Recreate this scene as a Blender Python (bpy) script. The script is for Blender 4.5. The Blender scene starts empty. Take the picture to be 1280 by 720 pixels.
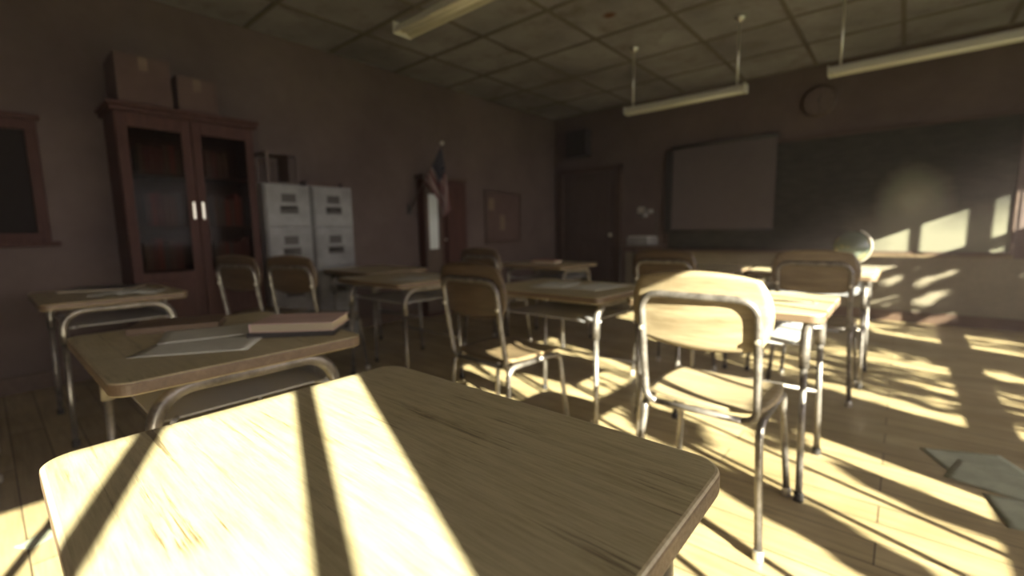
import bpy, bmesh, math, random
from mathutils import Vector, Matrix
PI = math.pi
col = bpy.context.scene.collection
scene = bpy.context.scene
rnd = random.Random(7)

# ------------------------------------------------------------------ room dimensions (metres)
XL, XR, YB, YF, H = -4.5, 3.3, 6.4, -3.2, 2.85     # left wall, window wall, blackboard wall, rear wall, ceiling

# ------------------------------------------------------------------ materials
def mat(name, base, rough=.5, metal=0.0, build=None, spec=.5, bump=None):
    m = bpy.data.materials.new(name); m.use_nodes = True
    nt = m.node_tree; b = nt.nodes['Principled BSDF']
    b.inputs['Base Color'].default_value = (*base, 1)
    b.inputs['Roughness'].default_value = rough
    b.inputs['Metallic'].default_value = metal
    b.inputs['Specular IOR Level'].default_value = spec
    if build: build(nt, b)
    return m
def coords(nt, scale=(1, 1, 1), kind='Object', rand=False):
    tc = nt.nodes.new('ShaderNodeTexCoord'); mp = nt.nodes.new('ShaderNodeMapping')
    mp.inputs['Scale'].default_value = scale
    nt.links.new(tc.outputs[kind], mp.inputs['Vector'])
    if rand:
        oi = nt.nodes.new('ShaderNodeObjectInfo'); mul = nt.nodes.new('ShaderNodeVectorMath'); mul.operation = 'SCALE'
        cb = nt.nodes.new('ShaderNodeCombineXYZ')
        for k in range(3): nt.links.new(oi.outputs['Random'], cb.inputs[k])
        nt.links.new(cb.outputs[0], mul.inputs[0]); mul.inputs['Scale'].default_value = 31
        nt.links.new(mul.outputs[0], mp.inputs['Location'])
    return mp.outputs[0]
def noise(nt, vec, scale, detail=4, rough=.6, dist=0):
    n = nt.nodes.new('ShaderNodeTexNoise'); n.inputs['Scale'].default_value = scale
    n.inputs['Detail'].default_value = detail; n.inputs['Roughness'].default_value = rough; n.inputs['Distortion'].default_value = dist
    nt.links.new(vec, n.inputs['Vector']); return n.outputs['Fac']
def ramp(nt, fac, stops):
    r = nt.nodes.new('ShaderNodeValToRGB'); e = r.color_ramp.elements
    e[0].position, e[0].color = stops[0][0], (*stops[0][1], 1)
    e[1].position, e[1].color = stops[-1][0], (*stops[-1][1], 1)
    for p, c in stops[1:-1]:
        k = e.new(p); k.color = (*c, 1)
    nt.links.new(fac, r.inputs['Fac']); return r.outputs['Color']
def mixc(nt, fac, a, b, mode='MIX'):
    m = nt.nodes.new('ShaderNodeMix'); m.data_type = 'RGBA'; m.blend_type = mode
    for sock, v in ((m.inputs[0], fac), (m.inputs[6], a), (m.inputs[7], b)):
        if isinstance(v, (int, float)): sock.default_value = v
        elif isinstance(v, tuple): sock.default_value = (*v, 1)
        else: nt.links.new(v, sock)
    return m.outputs[2]
def bump(nt, b, h, strength, dist=.002):
    n = nt.nodes.new('ShaderNodeBump'); n.inputs['Strength'].default_value = strength; n.inputs['Distance'].default_value = dist
    nt.links.new(h, n.inputs['Height']); nt.links.new(n.outputs[0], b.inputs['Normal'])
def math_(nt, op, a, b=0.0, clamp=False):
    m = nt.nodes.new('ShaderNodeMath'); m.operation = op; m.use_clamp = clamp
    for k, v in enumerate((a, b)):
        if isinstance(v, (int, float)): m.inputs[k].default_value = v
        else: nt.links.new(v, m.inputs[k])
    return m.outputs[0]

def wood(name, dark, light, rough=.35, grain='x', sc=1.0, worn=None, spec=.5, scr=.25):
    def f(nt, b):
        s = {'x': (1.2, 14, 14), 'y': (14, 1.2, 14), 'z': (14, 14, 1.2)}[grain]
        v = coords(nt, tuple(q*sc for q in s), rand=True)
        n1 = noise(nt, v, 2.2, 6, .62, .6)
        n2 = noise(nt, v, 11, 5, .7)
        c = ramp(nt, n1, [(.3, dark), (.55, tuple((p+q)/2 for p, q in zip(dark, light))), (.72, light)])
        fine = ramp(nt, n2, [(.3, (.78, .76, .72)), (.6, (1, 1, 1))])
        c = mixc(nt, 1.0, c, fine, 'MULTIPLY')
        if worn:
            v2 = coords(nt, (1, 1, 1), rand=True)
            w = ramp(nt, noise(nt, v2, 4.5, 5, .65), [(.42, (0, 0, 0)), (.68, (1, 1, 1))])
            c = mixc(nt, w, c, worn)
        nt.links.new(c, b.inputs['Base Color'])
        r = ramp(nt, n2, [(.3, (rough*1.35,)*3), (.7, (rough*.85,)*3)])
        nt.links.new(r, b.inputs['Roughness'])
        bump(nt, b, n2, scr, .0012)
    return mat(name, light, rough, build=f, spec=spec)

def paint(name, c1, c2, rough=.8, sc=1.2, bp=.15, stops=(.35, .65)):
    def f(nt, b):
        v = coords(nt)
        n = noise(nt, v, sc, 6, .62); n2 = noise(nt, v, sc*14, 4, .6)
        c = ramp(nt, n, [(stops[0], c1), (stops[1], c2)])
        c = mixc(nt, .5, c, ramp(nt, n2, [(.3, (.8, .8, .8)), (.6, (1, 1, 1))]), 'MULTIPLY')
        nt.links.new(c, b.inputs['Base Color']); bump(nt, b, n2, bp, .002)
    return mat(name, c1, rough, build=f)

def desk_wood():
    def f(nt, b):
        v = coords(nt, (1.1, 15, 15), rand=True)
        n1 = noise(nt, v, 1.3, 6, .6, .7); n2 = noise(nt, v, 9, 7, .75)
        c = ramp(nt, n1, [(.28, (.42, .355, .20)), (.5, (.47, .40, .235)), (.72, (.51, .44, .265))])
        c = mixc(nt, 1.0, c, ramp(nt, n2, [(.28, (.60, .57, .52)), (.58, (1, 1, 1))]), 'MULTIPLY')
        # scratches: thin, nearly parallel to the grain
        v2 = coords(nt, (.9, 26, 1), rand=True)
        s = ramp(nt, noise(nt, v2, 3.1, 8, .75, .25), [(.38, (.34, .30, .25)), (.43, (1, 1, 1))])
        v3 = coords(nt, (2, 2, 2), rand=True)
        msk = ramp(nt, noise(nt, v3, 2.1, 2, .5), [(.47, (0, 0, 0)), (.56, (1, 1, 1))])
        s = mixc(nt, msk, (1, 1, 1), s)
        c = mixc(nt, 1.0, c, s, 'MULTIPLY')
        w = ramp(nt, noise(nt, v3, 1.3, 5, .6), [(.4, (0, 0, 0)), (.75, (.55, .55, .55))])
        c = mixc(nt, w, c, (.47, .42, .29))
        nt.links.new(c, b.inputs['Base Color'])
        r = ramp(nt, noise(nt, v3, 6, 5, .7), [(.3, (.30,)*3), (.7, (.48,)*3)])
        nt.links.new(r, b.inputs['Roughness'])
        bump(nt, b, mixc(nt, .5, n2, s, 'MULTIPLY'), .22, .0012)
    return mat('desk_wood', (.45, .36, .2), .38, build=f)

def floor_mat():
    def f(nt, b):
        v = coords(nt)
        br = nt.nodes.new('ShaderNodeTexBrick'); nt.links.new(v, br.inputs['Vector'])
        br.inputs['Scale'].default_value = 1; br.inputs['Brick Width'].default_value = 1.5; br.inputs['Row Height'].default_value = .13
        br.inputs['Mortar Size'].default_value = .0028; br.inputs['Mortar Smooth'].default_value = .3; br.inputs['Bias'].default_value = 0
        br.offset = .37
        br.inputs['Color1'].default_value = (.35, .285, .165, 1); br.inputs['Color2'].default_value = (.47, .39, .235, 1)
        br.inputs['Mortar'].default_value = (.07, .05, .03, 1)
        g = ramp(nt, noise(nt, coords(nt, (1.2, 16, 1)), 2.6, 6, .65, .4), [(.3, (.7, .68, .64)), (.65, (1.08, 1.06, 1.0))])
        c = mixc(nt, 1.0, br.outputs['Color'], g, 'MULTIPLY')
        d = ramp(nt, noise(nt, v, 1.1, 6, .65), [(.38, (.66, .62, .55)), (.66, (1, 1, 1))])
        c = mixc(nt, .8, c, d, 'MULTIPLY')
        nt.links.new(c, b.inputs['Base Color'])
        r = ramp(nt, noise(nt, v, 3, 5, .6), [(.3, (.36,)*3), (.7, (.6,)*3)])
        nt.links.new(r, b.inputs['Roughness'])
        bump(nt, b, br.outputs['Fac'], -.35, .003)
    return mat('floor_planks', (.3, .2, .1), .45, build=f)

def tile_mat():
    def f(nt, b):
        v = coords(nt)
        n = noise(nt, v, .9, 5, .6); n2 = noise(nt, v, 60, 3, .6); n3 = noise(nt, v, 3.4, 5, .7)
        c = ramp(nt, n, [(.3, (.16, .15, .175)), (.7, (.36, .355, .41))])
        c = mixc(nt, ramp(nt, n3, [(.5, (0, 0, 0)), (.75, (.8, .8, .8))]), c, (.15, .12, .115))
        c = mixc(nt, .5, c, ramp(nt, n2, [(.35, (.65, .65, .65)), (.5, (1, 1, 1))]), 'MULTIPLY')
        # one rusty water stain
        vm = nt.nodes.new('ShaderNodeVectorMath'); vm.operation = 'DISTANCE'
        nt.links.new(coords(nt), vm.inputs[0]); vm.inputs[1].default_value = (-2.03, 3.69, H)
        s = ramp(nt, math_(nt, 'ADD', vm.outputs['Value'], math_(nt, 'MULTIPLY', n3, .08)), [(.06, (1, 1, 1)), (.11, (0, 0, 0))])
        c = mixc(nt, s, c, (.12, .045, .025))
        nt.links.new(c, b.inputs['Base Color'])
    return mat('ceiling_tile', (.5, .48, .42), .9, build=f, spec=.2)

def board_mat():
    def f(nt, b):
        v = coords(nt)
        n = noise(nt, v, 1.4, 6, .65, .5); n2 = noise(nt, coords(nt, (3, 1, 9)), 2, 5, .6)
        c = ramp(nt, n, [(.35, (.024, .023, .020)), (.7, (.040, .039, .032))])
        c = mixc(nt, .35, c, ramp(nt, n2, [(.4, (.03, .03, .024)), (.7, (.085, .085, .065))]))
        # soft glow painted into the slate colour as a pale cloud
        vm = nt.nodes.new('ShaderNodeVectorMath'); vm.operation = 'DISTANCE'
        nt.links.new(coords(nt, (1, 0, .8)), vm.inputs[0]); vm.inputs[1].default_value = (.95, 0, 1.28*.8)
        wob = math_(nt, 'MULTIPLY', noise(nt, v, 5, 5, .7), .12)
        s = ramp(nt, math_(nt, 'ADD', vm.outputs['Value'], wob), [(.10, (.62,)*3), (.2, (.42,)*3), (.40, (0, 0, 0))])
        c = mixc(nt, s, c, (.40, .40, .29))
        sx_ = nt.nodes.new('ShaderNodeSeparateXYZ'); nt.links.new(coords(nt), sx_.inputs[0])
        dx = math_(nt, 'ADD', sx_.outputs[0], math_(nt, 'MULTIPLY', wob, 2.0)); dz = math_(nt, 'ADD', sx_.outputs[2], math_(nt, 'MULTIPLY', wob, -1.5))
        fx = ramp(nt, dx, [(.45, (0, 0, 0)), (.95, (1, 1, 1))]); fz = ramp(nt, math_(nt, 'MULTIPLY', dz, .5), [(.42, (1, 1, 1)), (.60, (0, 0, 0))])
        c = mixc(nt, mixc(nt, 1.0, fx, fz, 'MULTIPLY'), c, (.17, .165, .12))  # chalk dust, also lightening the colour where the sun patches fall
        nt.links.new(c, b.inputs['Base Color'])
    return mat('blackboard_slate', (.05, .05, .04), .55, build=f, spec=.2)

M = {}
M['desk'] = desk_wood()
M['edge'] = wood('desk_edge', (.095, .062, .04), (.175, .12, .072), .45)  # side faces darker in colour, painting in the shade on the desk edge
M['rim'] = wood('rim_highlight', (.40, .33, .20), (.54, .46, .29), .3)  # bevel colour lightened as a painted edge highlight
M['floor'] = floor_mat()
M['tile'] = tile_mat()
M['grid'] = paint('ceiling_grid', (.10, .085, .075), (.16, .14, .12), .7)
M['wall'] = paint('wall_plaster', (.074, .050, .044), (.122, .088, .077), .85, .8, .2)
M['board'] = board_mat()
M['base'] = wood('skirting_wood', (.07, .04, .025), (.13, .08, .05), .5)
M['redwood'] = wood('cabinet_wood', (.048, .020, .016), (.082, .036, .028), .6, 'z', .8, spec=.2)
M['darkwood'] = wood('dark_wood', (.05, .03, .022), (.10, .062, .045), .45, 'x')
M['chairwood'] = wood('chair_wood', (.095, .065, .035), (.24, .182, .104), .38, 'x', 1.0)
M['chairlit'] = wood('sunlit_chair_wood', (.22, .17, .10), (.40, .33, .21), .38, 'x')  # chair wood lightened in colour for the chair in sun
M['chairshaded'] = wood('shaded_chair_wood', (.05, .032, .02), (.12, .082, .045), .38, 'x')  # same wood darkened in colour for backrests in shade
M['metal'] = mat('tube_metal', (.3, .28, .26), .36, .6,
                 build=lambda nt, b: nt.links.new(ramp(nt, noise(nt, coords(nt), 22, 5, .7), [(.3, (.085, .075, .065)), (.6, (.23, .21, .19))]), b.inputs['Base Color']))
M['whitemetal'] = mat('sleeve_metal', (.62, .6, .55), .3, .75)
M['rubber'] = mat('black_rubber', (.025, .022, .02), .7)
M['tray'] = mat('tray_enamel', (.40, .40, .41), .2)
M['brass'] = mat('handle_metal', (.72, .68, .58), .3, .8)
M['files'] = paint('filing_enamel', (.14, .13, .128), (.25, .25, .24), .5, 3, .05)
M['iron'] = mat('dark_iron', (.05, .045, .04), .5, .5)
M['black'] = mat('black_plastic', (.022, .021, .02), .5)
M['matteblack'] = mat('matte_black', (.018, .015, .014), .85, spec=.1)
M['bouncetone'] = paint('bounce_tone_paint', (.17, .145, .10), (.23, .20, .145), .8, 2, .1)  # olive tone of bounced light put into the paint colour
M['paper'] = paint('paper', (.50, .49, .42), (.60, .59, .52), .8, 5, .02)
M['pageedge'] = mat('page_edges', (.42, .35, .24), .85)
M['pinkbook'] = paint('pink_cover', (.50, .34, .30), (.60, .44, .38), .6, 8, .02)
M['cream'] = paint('projection_cloth', (.085, .068, .068), (.10, .082, .082), .75, .6, .02)
M['lamp'] = mat('lamp_enamel', (.50, .49, .43), .35)
M['lamptube'] = mat('lamp_tube_glass', (.85, .85, .80), .2)
M['door'] = wood('door_wood', (.05, .033, .028), (.085, .06, .05), .5, 'z', .7)
M['card'] = paint('cardboard', (.07, .040, .034), (.095, .058, .048), .85, 3, .1)
M['navy'] = mat('navy_cloth', (.03, .035, .06), .9)
M['grass'] = paint('lawn', (.10, .13, .04), (.16, .19, .07), .95, 2)
M['leaf'] = mat('leaf_green', (.07, .12, .03), .6)
M['bark'] = paint('bark', (.10, .07, .05), (.16, .12, .08), .95, 6)
M['sash'] = paint('sash_paint', (.42, .39, .32), (.55, .52, .44), .6, 5, .1)
M['greenpaper'] = paint('pale_green_paper', (.26, .28, .20), (.36, .38, .28), .8, 9, .05)
def glass(name, tint, refl):
    m = bpy.data.materials.new(name); m.use_nodes = True; nt = m.node_tree; nt.nodes.clear()
    o = nt.nodes.new('ShaderNodeOutputMaterial'); t = nt.nodes.new('ShaderNodeBsdfTransparent'); g = nt.nodes.new('ShaderNodeBsdfGlossy')
    t.inputs[0].default_value = (*tint, 1); g.inputs['Roughness'].default_value = .06
    mx = nt.nodes.new('ShaderNodeMixShader'); fr = nt.nodes.new('ShaderNodeFresnel'); fr.inputs[0].default_value = refl
    nt.links.new(fr.outputs[0], mx.inputs[0]); nt.links.new(t.outputs[0], mx.inputs[1]); nt.links.new(g.outputs[0], mx.inputs[2])
    nt.links.new(mx.outputs[0], o.inputs[0]); return m
M['glass'] = glass('cabinet_glass', (.62, .56, .52), 1.10)
M['winglass'] = glass('window_glass', (.96, .96, .93), 1.15)
M['mirror'] = mat('pale_frosted_glass', (.62, .66, .64), .3)

# ------------------------------------------------------------------ mesh building
class MB:
    def __init__(s): s.bm = bmesh.new()
    def _add(s, verts, mtx):
        if mtx is not None: bmesh.ops.transform(s.bm, matrix=mtx, verts=verts)
    def box(s, x0, x1, y0, y1, z0, z1, bev=0, mtx=None, smooth=False):
        r = bmesh.ops.create_cube(s.bm, size=1)
        vs = r['verts']
        bmesh.ops.scale(s.bm, vec=(x1-x0, y1-y0, z1-z0), verts=vs)
        bmesh.ops.translate(s.bm, vec=((x0+x1)/2, (y0+y1)/2, (z0+z1)/2), verts=vs)
        if bev:
            es = list({e for v in vs for e in v.link_edges})
            rr = bmesh.ops.bevel(s.bm, geom=es, offset=bev, segments=2, affect='EDGES', profile=.5)
            vs = list({v for f in rr['faces'] for v in f.verts} | {v for v in vs if v.is_valid})
        s._add(vs, mtx); return s
    def tube(s, pts, r, seg=12, cap=True, closed=False, r1=None):
        pts = [Vector(p) for p in pts]; n = len(pts); rings = []
        up = None
        for i, p in enumerate(pts):
            a = pts[i-1] if (i > 0 or closed) else p
            b = pts[(i+1) % n] if (i < n-1 or closed) else p
            t = (b-a).normalized()
            if up is None:
                up = Vector((0, 0, 1)) if abs(t.z) < .9 else Vector((1, 0, 0))
                u = t.cross(up).normalized()
            else:
                u = (u - t*u.dot(t)).normalized()
            w = t.cross(u)
            rad = r if r1 is None else r + (r1-r)*i/(n-1)
            rings.append([s.bm.verts.new(p + (u*math.cos(2*PI*k/seg) + w*math.sin(2*PI*k/seg))*rad) for k in range(seg)])
        for i in range(n if closed else n-1):
            A, B = rings[i], rings[(i+1) % n]
            for k in range(seg):
                f = s.bm.faces.new((A[k], A[(k+1) % seg], B[(k+1) % seg], B[k])); f.smooth = True
        if cap and not closed:
            s.bm.faces.new(rings[0][::-1]); s.bm.faces.new(rings[-1])
        return s
    def prism(s, pts, z0, z1, bev=0, seg=2, mtx=None):
        """extrude an outline (x, y) from z0 to z1"""
        vs = [s.bm.verts.new((x, y, z0)) for x, y in pts]
        f = s.bm.faces.new(vs)
        r = bmesh.ops.extrude_face_region(s.bm, geom=[f])
        top = [v for v in r['geom'] if isinstance(v, bmesh.types.BMVert)]
        bmesh.ops.translate(s.bm, vec=(0, 0, z1-z0), verts=top)
        allv = vs + top
        if bev:
            es = [e for e in {e for v in allv for e in v.link_edges} if abs(e.verts[0].co.z - e.verts[1].co.z) < 1e-7]
            rr = bmesh.ops.bevel(s.bm, geom=es, offset=bev, segments=seg, affect='EDGES', profile=.5)
            allv = list({v for f in rr['faces'] for v in f.verts} | {v for v in allv if v.is_valid})
        s._add(allv, mtx); return s
    def lathe(s, prof, c=(0, 0, 0), seg=24, axis='z', smooth=True):
        rings = []
        for r, h in prof:
            ring = []
            for k in range(seg):
                a = 2*PI*k/seg; x, y = r*math.cos(a), r*math.sin(a)
                p = {'z': (x, y, h), 'y': (x, h, y), 'x': (h, x, y)}[axis]
                ring.append(s.bm.verts.new((p[0]+c[0], p[1]+c[1], p[2]+c[2])))
            rings.append(ring)
        for A, B in zip(rings, rings[1:]):
            for k in range(seg):
                f = s.bm.faces.new((A[k], A[(k+1) % seg], B[(k+1) % seg], B[k])); f.smooth = smooth
        s.bm.faces.new(rings[0][::-1]); s.bm.faces.new(rings[-1]); return s
    def sphere(s, c, r, seg=20):
        q = bmesh.ops.create_uvsphere(s.bm, u_segments=seg, v_segments=seg//2, radius=r)
        bmesh.ops.translate(s.bm, vec=c, verts=q['verts'])
        for v in q['verts']:
            for f in v.link_faces: f.smooth = True
        return s
    def sheet(s, fn, nu, nv, th, axis=None):
        """curved plate: fn(u, v) -> point, u, v in 0..1; thickness th along the surface normal"""
        P = [[Vector(fn(i/nu, j/nv)) for j in range(nv+1)] for i in range(nu+1)]
        def nrm(i, j):
            du = P[min(i+1, nu)][j]-P[max(i-1, 0)][j]; dv = P[i][min(j+1, nv)]-P[i][max(j-1, 0)]
            return du.cross(dv).normalized()
        A = [[s.bm.verts.new(P[i][j] + nrm(i, j)*th/2) for j in range(nv+1)] for i in range(nu+1)]
        B = [[s.bm.verts.new(P[i][j] - nrm(i, j)*th/2) for j in range(nv+1)] for i in range(nu+1)]
        for i in range(nu):
            for j in range(nv):
                for g, q in ((A, 1), (B, -1)):
                    vs = (g[i][j], g[i+1][j], g[i+1][j+1], g[i][j+1])
                    f = s.bm.faces.new(vs[::q]); f.smooth = True
        rim = [(i, 0) for i in range(nu)] + [(nu, j) for j in range(nv)] + [(i, nv) for i in range(nu, 0, -1)] + [(0, j) for j in range(nv, 0, -1)]
        for k in range(len(rim)):
            (a, b), (c, d) = rim[k], rim[(k+1) % len(rim)]
            s.bm.faces.new((A[a][b], B[a][b], B[c][d], A[c][d]))
        return s
    def build(s, name, m, parent=None, loc=None, rot=None):
        bmesh.ops.recalc_face_normals(s.bm, faces=s.bm.faces[:])
        me = bpy.data.meshes.new(name); s.bm.to_mesh(me); s.bm.free(); me.materials.append(m)
        o = bpy.data.objects.new(name, me); col.objects.link(o)
        if parent: o.parent = parent
        if loc: o.location = loc
        if rot: o.rotation_euler = rot
        return o
def tag(o, label=None, cat=None, group=None, kind=None):
    if label: o['label'] = label
    if cat: o['category'] = cat
    if group: o['group'] = group
    if kind: o['kind'] = kind
    return o
def empty(name, loc, rz=0, label=None, cat=None, group=None):
    o = bpy.data.objects.new(name, None); o.empty_display_size = .1; col.objects.link(o)
    o.location = loc; o.rotation_euler = (0, 0, rz); return tag(o, label, cat, group)
def kids(o): return [c for c in bpy.data.objects if c.parent == o]
def copy_tree(o, parent=None):
    c = o.copy(); col.objects.link(c)
    if parent: c.parent = parent
    for ch in kids(o): copy_tree(ch, c)
    return c
def rrect(x0, x1, y0, y1, r, n=6):
    pts = []
    for cx, cy, a in ((x1-r, y1-r, 0), (x0+r, y1-r, 90), (x0+r, y0+r, 180), (x1-r, y0+r, 270)):
        for k in range(n+1):
            t = math.radians(a+90*k/n); pts.append((cx+r*math.cos(t), cy+r*math.sin(t)))
    return pts
def arc(c, r, a0, a1, n, plane):
    out = []
    for k in range(n+1):
        t = math.radians(a0+(a1-a0)*k/n); p, q = r*math.cos(t), r*math.sin(t)
        out.append({'yz': (c[0], c[1]+p, c[2]+q), 'xz': (c[0]+p, c[1], c[2]+q)}[plane])
    return out
def struct(o): o['kind'] = 'structure'; return o

# ------------------------------------------------------------------ room shell
T = .15
struct(MB().box(XL-T, XR+T, YF-T, YB+T, -.12, 0).build('floor', M['floor']))
struct(MB().box(XL-T, XR+T, YF-T, YB+T, H, H+.12).build('ceiling', M['tile']))
struct(MB().box(XL-T, XL, YF-T, YB+T, 0, H).build('wall_left', M['wall']))
struct(MB().box(XL, XR+T, YB, YB+T, 0, H).build('wall_back', M['wall']))
struct(MB().box(XL, XR+T, YF-T, YF, 0, H).build('wall_rear', M['wall']))
# window wall: piers, apron and header round four openings
SILL, HEAD = .80, 2.67
WIN = [(-2.81, -1.18), (-.46, 1.19), (1.90, 3.52), (4.13, 5.87)]
mb = MB()
mb.box(XR, XR+T, YF, YB, 0, SILL)
mb.box(XR, XR+T, YF, YB, HEAD, H)
ys = [YF] + [q for w in WIN for q in w] + [YB]
for k in range(0, len(ys), 2): mb.box(XR, XR+T, ys[k], ys[k+1], SILL, HEAD)
struct(mb.build('wall_right', M['wall']))
MUNT = [[-2.52, -2.25, -2.005, -1.585, -1.34], [-.215, .03, .275, .52, .765, .97], [2.17, 2.415, 2.66, 2.905, 3.15], [4.53, 4.78, 5.05, 5.35, 5.60]]
for k, ((a, b), ms) in enumerate(zip(WIN, MUNT)):
    f = MB(); x0, x1 = XR+.03, XR+.075
    f.box(x0-.01, x1+.01, a, a+.035, SILL, HEAD); f.box(x0-.01, x1+.01, b-.03, b, SILL, HEAD)
    f.box(x0-.01, x1+.01, a, b, SILL, SILL+.05); f.box(x0-.01, x1+.01, a, b, HEAD-.012, HEAD)
    f.box(x0, x1, a, b, 2.045, 2.095); f.box(x0, x1, a, b, 1.28, 1.345)
    mw = (.016, .010, .013, .015)[k]
    for y in ms: f.box(x0+.01, x1-.01, y-mw, y+mw, SILL, HEAD)
    if k == 3: f.box(x0, x1, 5.215, 5.27, SILL, HEAD)
    fo = struct(f.build('window_%d' % (k+1), M['sash']))
    MB().box(XR+.05, XR+.054, a+.01, b-.01, SILL+.02, HEAD-.01).build('window_pane', M['winglass'], fo)
    MB().box(XR-.06, XR+.04, a-.05, b+.05, SILL-.035, SILL, .006).build('window_sill', M['sash'], fo)
# unseen blind added in the last window to trim the light on the blackboard
bl = empty('added_blind', (XR-.03, 5.0, HEAD-.035), 0, 'unseen cream blind added at the window nearest the blackboard to trim its light', 'blind')
MB().box(-.002, .002, -.86, .86, -.20, 0).build('added_blind_cloth', M['paper'], bl)
MB().tube([(0, -.87, 0), (0, .87, 0)], .02).build('added_blind_roller', M['whitemetal'], bl)

# ceiling grid bars, skirting
g = MB()
for i in range(-3, 8):
    x = -2.36+.745*i
    if XL < x < XR: g.box(x-.018, x+.018, YF, YB, H-.008, H+.002)
for j in range(-9, 5):
    y = 3.26+.775*j
    if YF < y < YB: g.box(XL, XR, y-.018, y+.018, H-.0085, H+.002)
struct(g.build('trim_1', M['grid']))
struct(MB().box(XL, XL+.02, YF, YB, 0, .12, .004).build('baseboard_left', M['base']))
struct(MB().box(-3.2, XR, YB-.02, YB, 0, .12, .004).build('baseboard_back', M['base']))
struct(MB().box(XR-.02, XR, YF, YB-.02, 0, .12, .004).build('baseboard_right', M['base']))
struct(MB().box(XL+.02, XR-.02, YF, YF+.02, 0, .12, .004).build('baseboard_rear', M['base']))

struct(MB().box(-3.2, XR-.02, YB-.012, YB, .12, .70, .003).build('added_bounce_panel', M['bouncetone']))  # added panel that carries the olive bounce tone of the lower wall
# door in the blackboard wall
dr = MB().box(-4.30, -3.34, YB-.05, YB-.005, .005, 1.93, .004)
dro = struct(dr.build('door_1', M['door']))
fr = MB()
fr.box(-4.38, -4.30, YB-.07, YB, 0, 2.01, .006); fr.box(-3.34, -3.26, YB-.07, YB, 0, 2.01, .006); fr.box(-4.38, -3.26, YB-.07, YB, 1.93, 2.01, .006)
fr.build('door_frame', M['darkwood'], dro)
pp = MB()
for x0, x1, z0, z1 in ((-4.18, -3.46, .18, .85), (-4.18, -3.46, 1.0, 1.78)):
    pp.box(x0, x1, YB-.062, YB-.048, z0, z1, .006)
pp.build('door_panel', M['door'], dro)
MB().sphere((-3.42, YB-.09, .96), .028).tube([(-3.42, YB-.09, .96), (-3.42, YB-.045, .96)], .012).build('door_handle', M['brass'], dro)

# ------------------------------------------------------------------ desks
def make_desk():
    r = empty('school_desk', (0, 0, 0))     # origin: middle of the front edge side, x across, +y to the blackboard
    w, d, zt = .375, .595, .732
    top = MB().prism(rrect(-w, w, 0, d, .042, 8), zt-.032, zt, .006, 3).build('desktop', M['desk'], r)
    top.data.materials.append(M['edge']); top.data.materials.append(M['rim'])
    for f in top.data.polygons:
        if abs(f.normal.z) < .35: f.material_index = 1
        elif .35 <= f.normal.z < .98: f.material_index = 2
    t = MB()
    t.box(-.275, .275, .09, .52, .592, .597); t.box(-.275, .275, .515, .52, .597, .66)
    for x in (-.2, .2): t.tube([(x, .517, .60), (x, .517, .702)], .006, 8)
    for sx in (-1, 1): t.tube([(sx*.27, .13, .594), (sx*.318, .11, .60)], .006, 8); t.tube([(sx*.27, .48, .594), (sx*.318, .50, .60)], .006, 8)
    t.build('book_tray', M['tray'], r)
    for sx in (-1, 1):
        x = sx*.315
        pts = [(x, .075, .52)] + arc((x, .165, .592), .09, 180, 90, 8, 'yz') + arc((x, .43, .592), .09, 90, 0, 8, 'yz') + [(x, .52, .52)]
        MB().tube(pts, .018, 14).build('side_rail', M['metal'], r)
        for y, dy in ((.075, -.012), (.52, .012)):
            lg = MB().tube([(x, y, .54), (x+sx*.012, y+dy, .018)], .0125, 12).build('leg', M['metal'], r)
            MB().lathe([(.015, 0), (.017, .004), (.017, .03), (.0145, .035)], (x+sx*.0125, y+dy, 0), 12).build('foot_cap', M['rubber'], lg)
    MB().tube([(-.315, .52, .30), (.315, .52, .30)], .009, 10).build('stretcher', M['metal'], r)
    return r
G = 'single school desks set in rows'
desk0 = make_desk()
# (x centre, y front, turn, label)
DESKS = [(-.53, .02, 0, 'scratched wooden desk close up, half in hard sunlight with thin bar shadows across it'),
         (-1.61, .145, 0, 'wooden desk beside the close-up desk, carrying brown book, loose sheets and pink book'),
         (-3.42, .15, 0, 'shaded wooden desk nearest the bookcase with a dark folder and open booklet on it'),
         (-.5625, 1.87, 0, 'brightly sunlit wooden desk straight in front of the sunlit chair'),
         (-1.40, 1.80, 0, 'desk in half shade with papers on top and pale metal tray shining below'),
         (-2.66, 1.62, 0, 'dim wooden desk left of the dark-backed chair with a sheet on its top'),
         (-3.52, 1.95, 0, 'dim wooden desk standing before the two filing cabinets'),
         (-.475, 3.50, 0, 'desk carrying the globe in the row nearest the blackboard'),
         (-1.27, 3.45, 0, 'desk behind the sunlit chair, mostly hidden by chair backs'),
         (-2.56, 3.22, 0, 'small far desk with a red book, in front of the dark door')]
desks = []
for k, (x, y, a, lab) in enumerate(DESKS):
    o = desk0 if k == 0 else copy_tree(desk0)
    o.location = (x, y, 0); o.rotation_euler = (0, 0, math.radians(a)); tag(o, lab, 'desk', G); desks.append(o)

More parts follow.
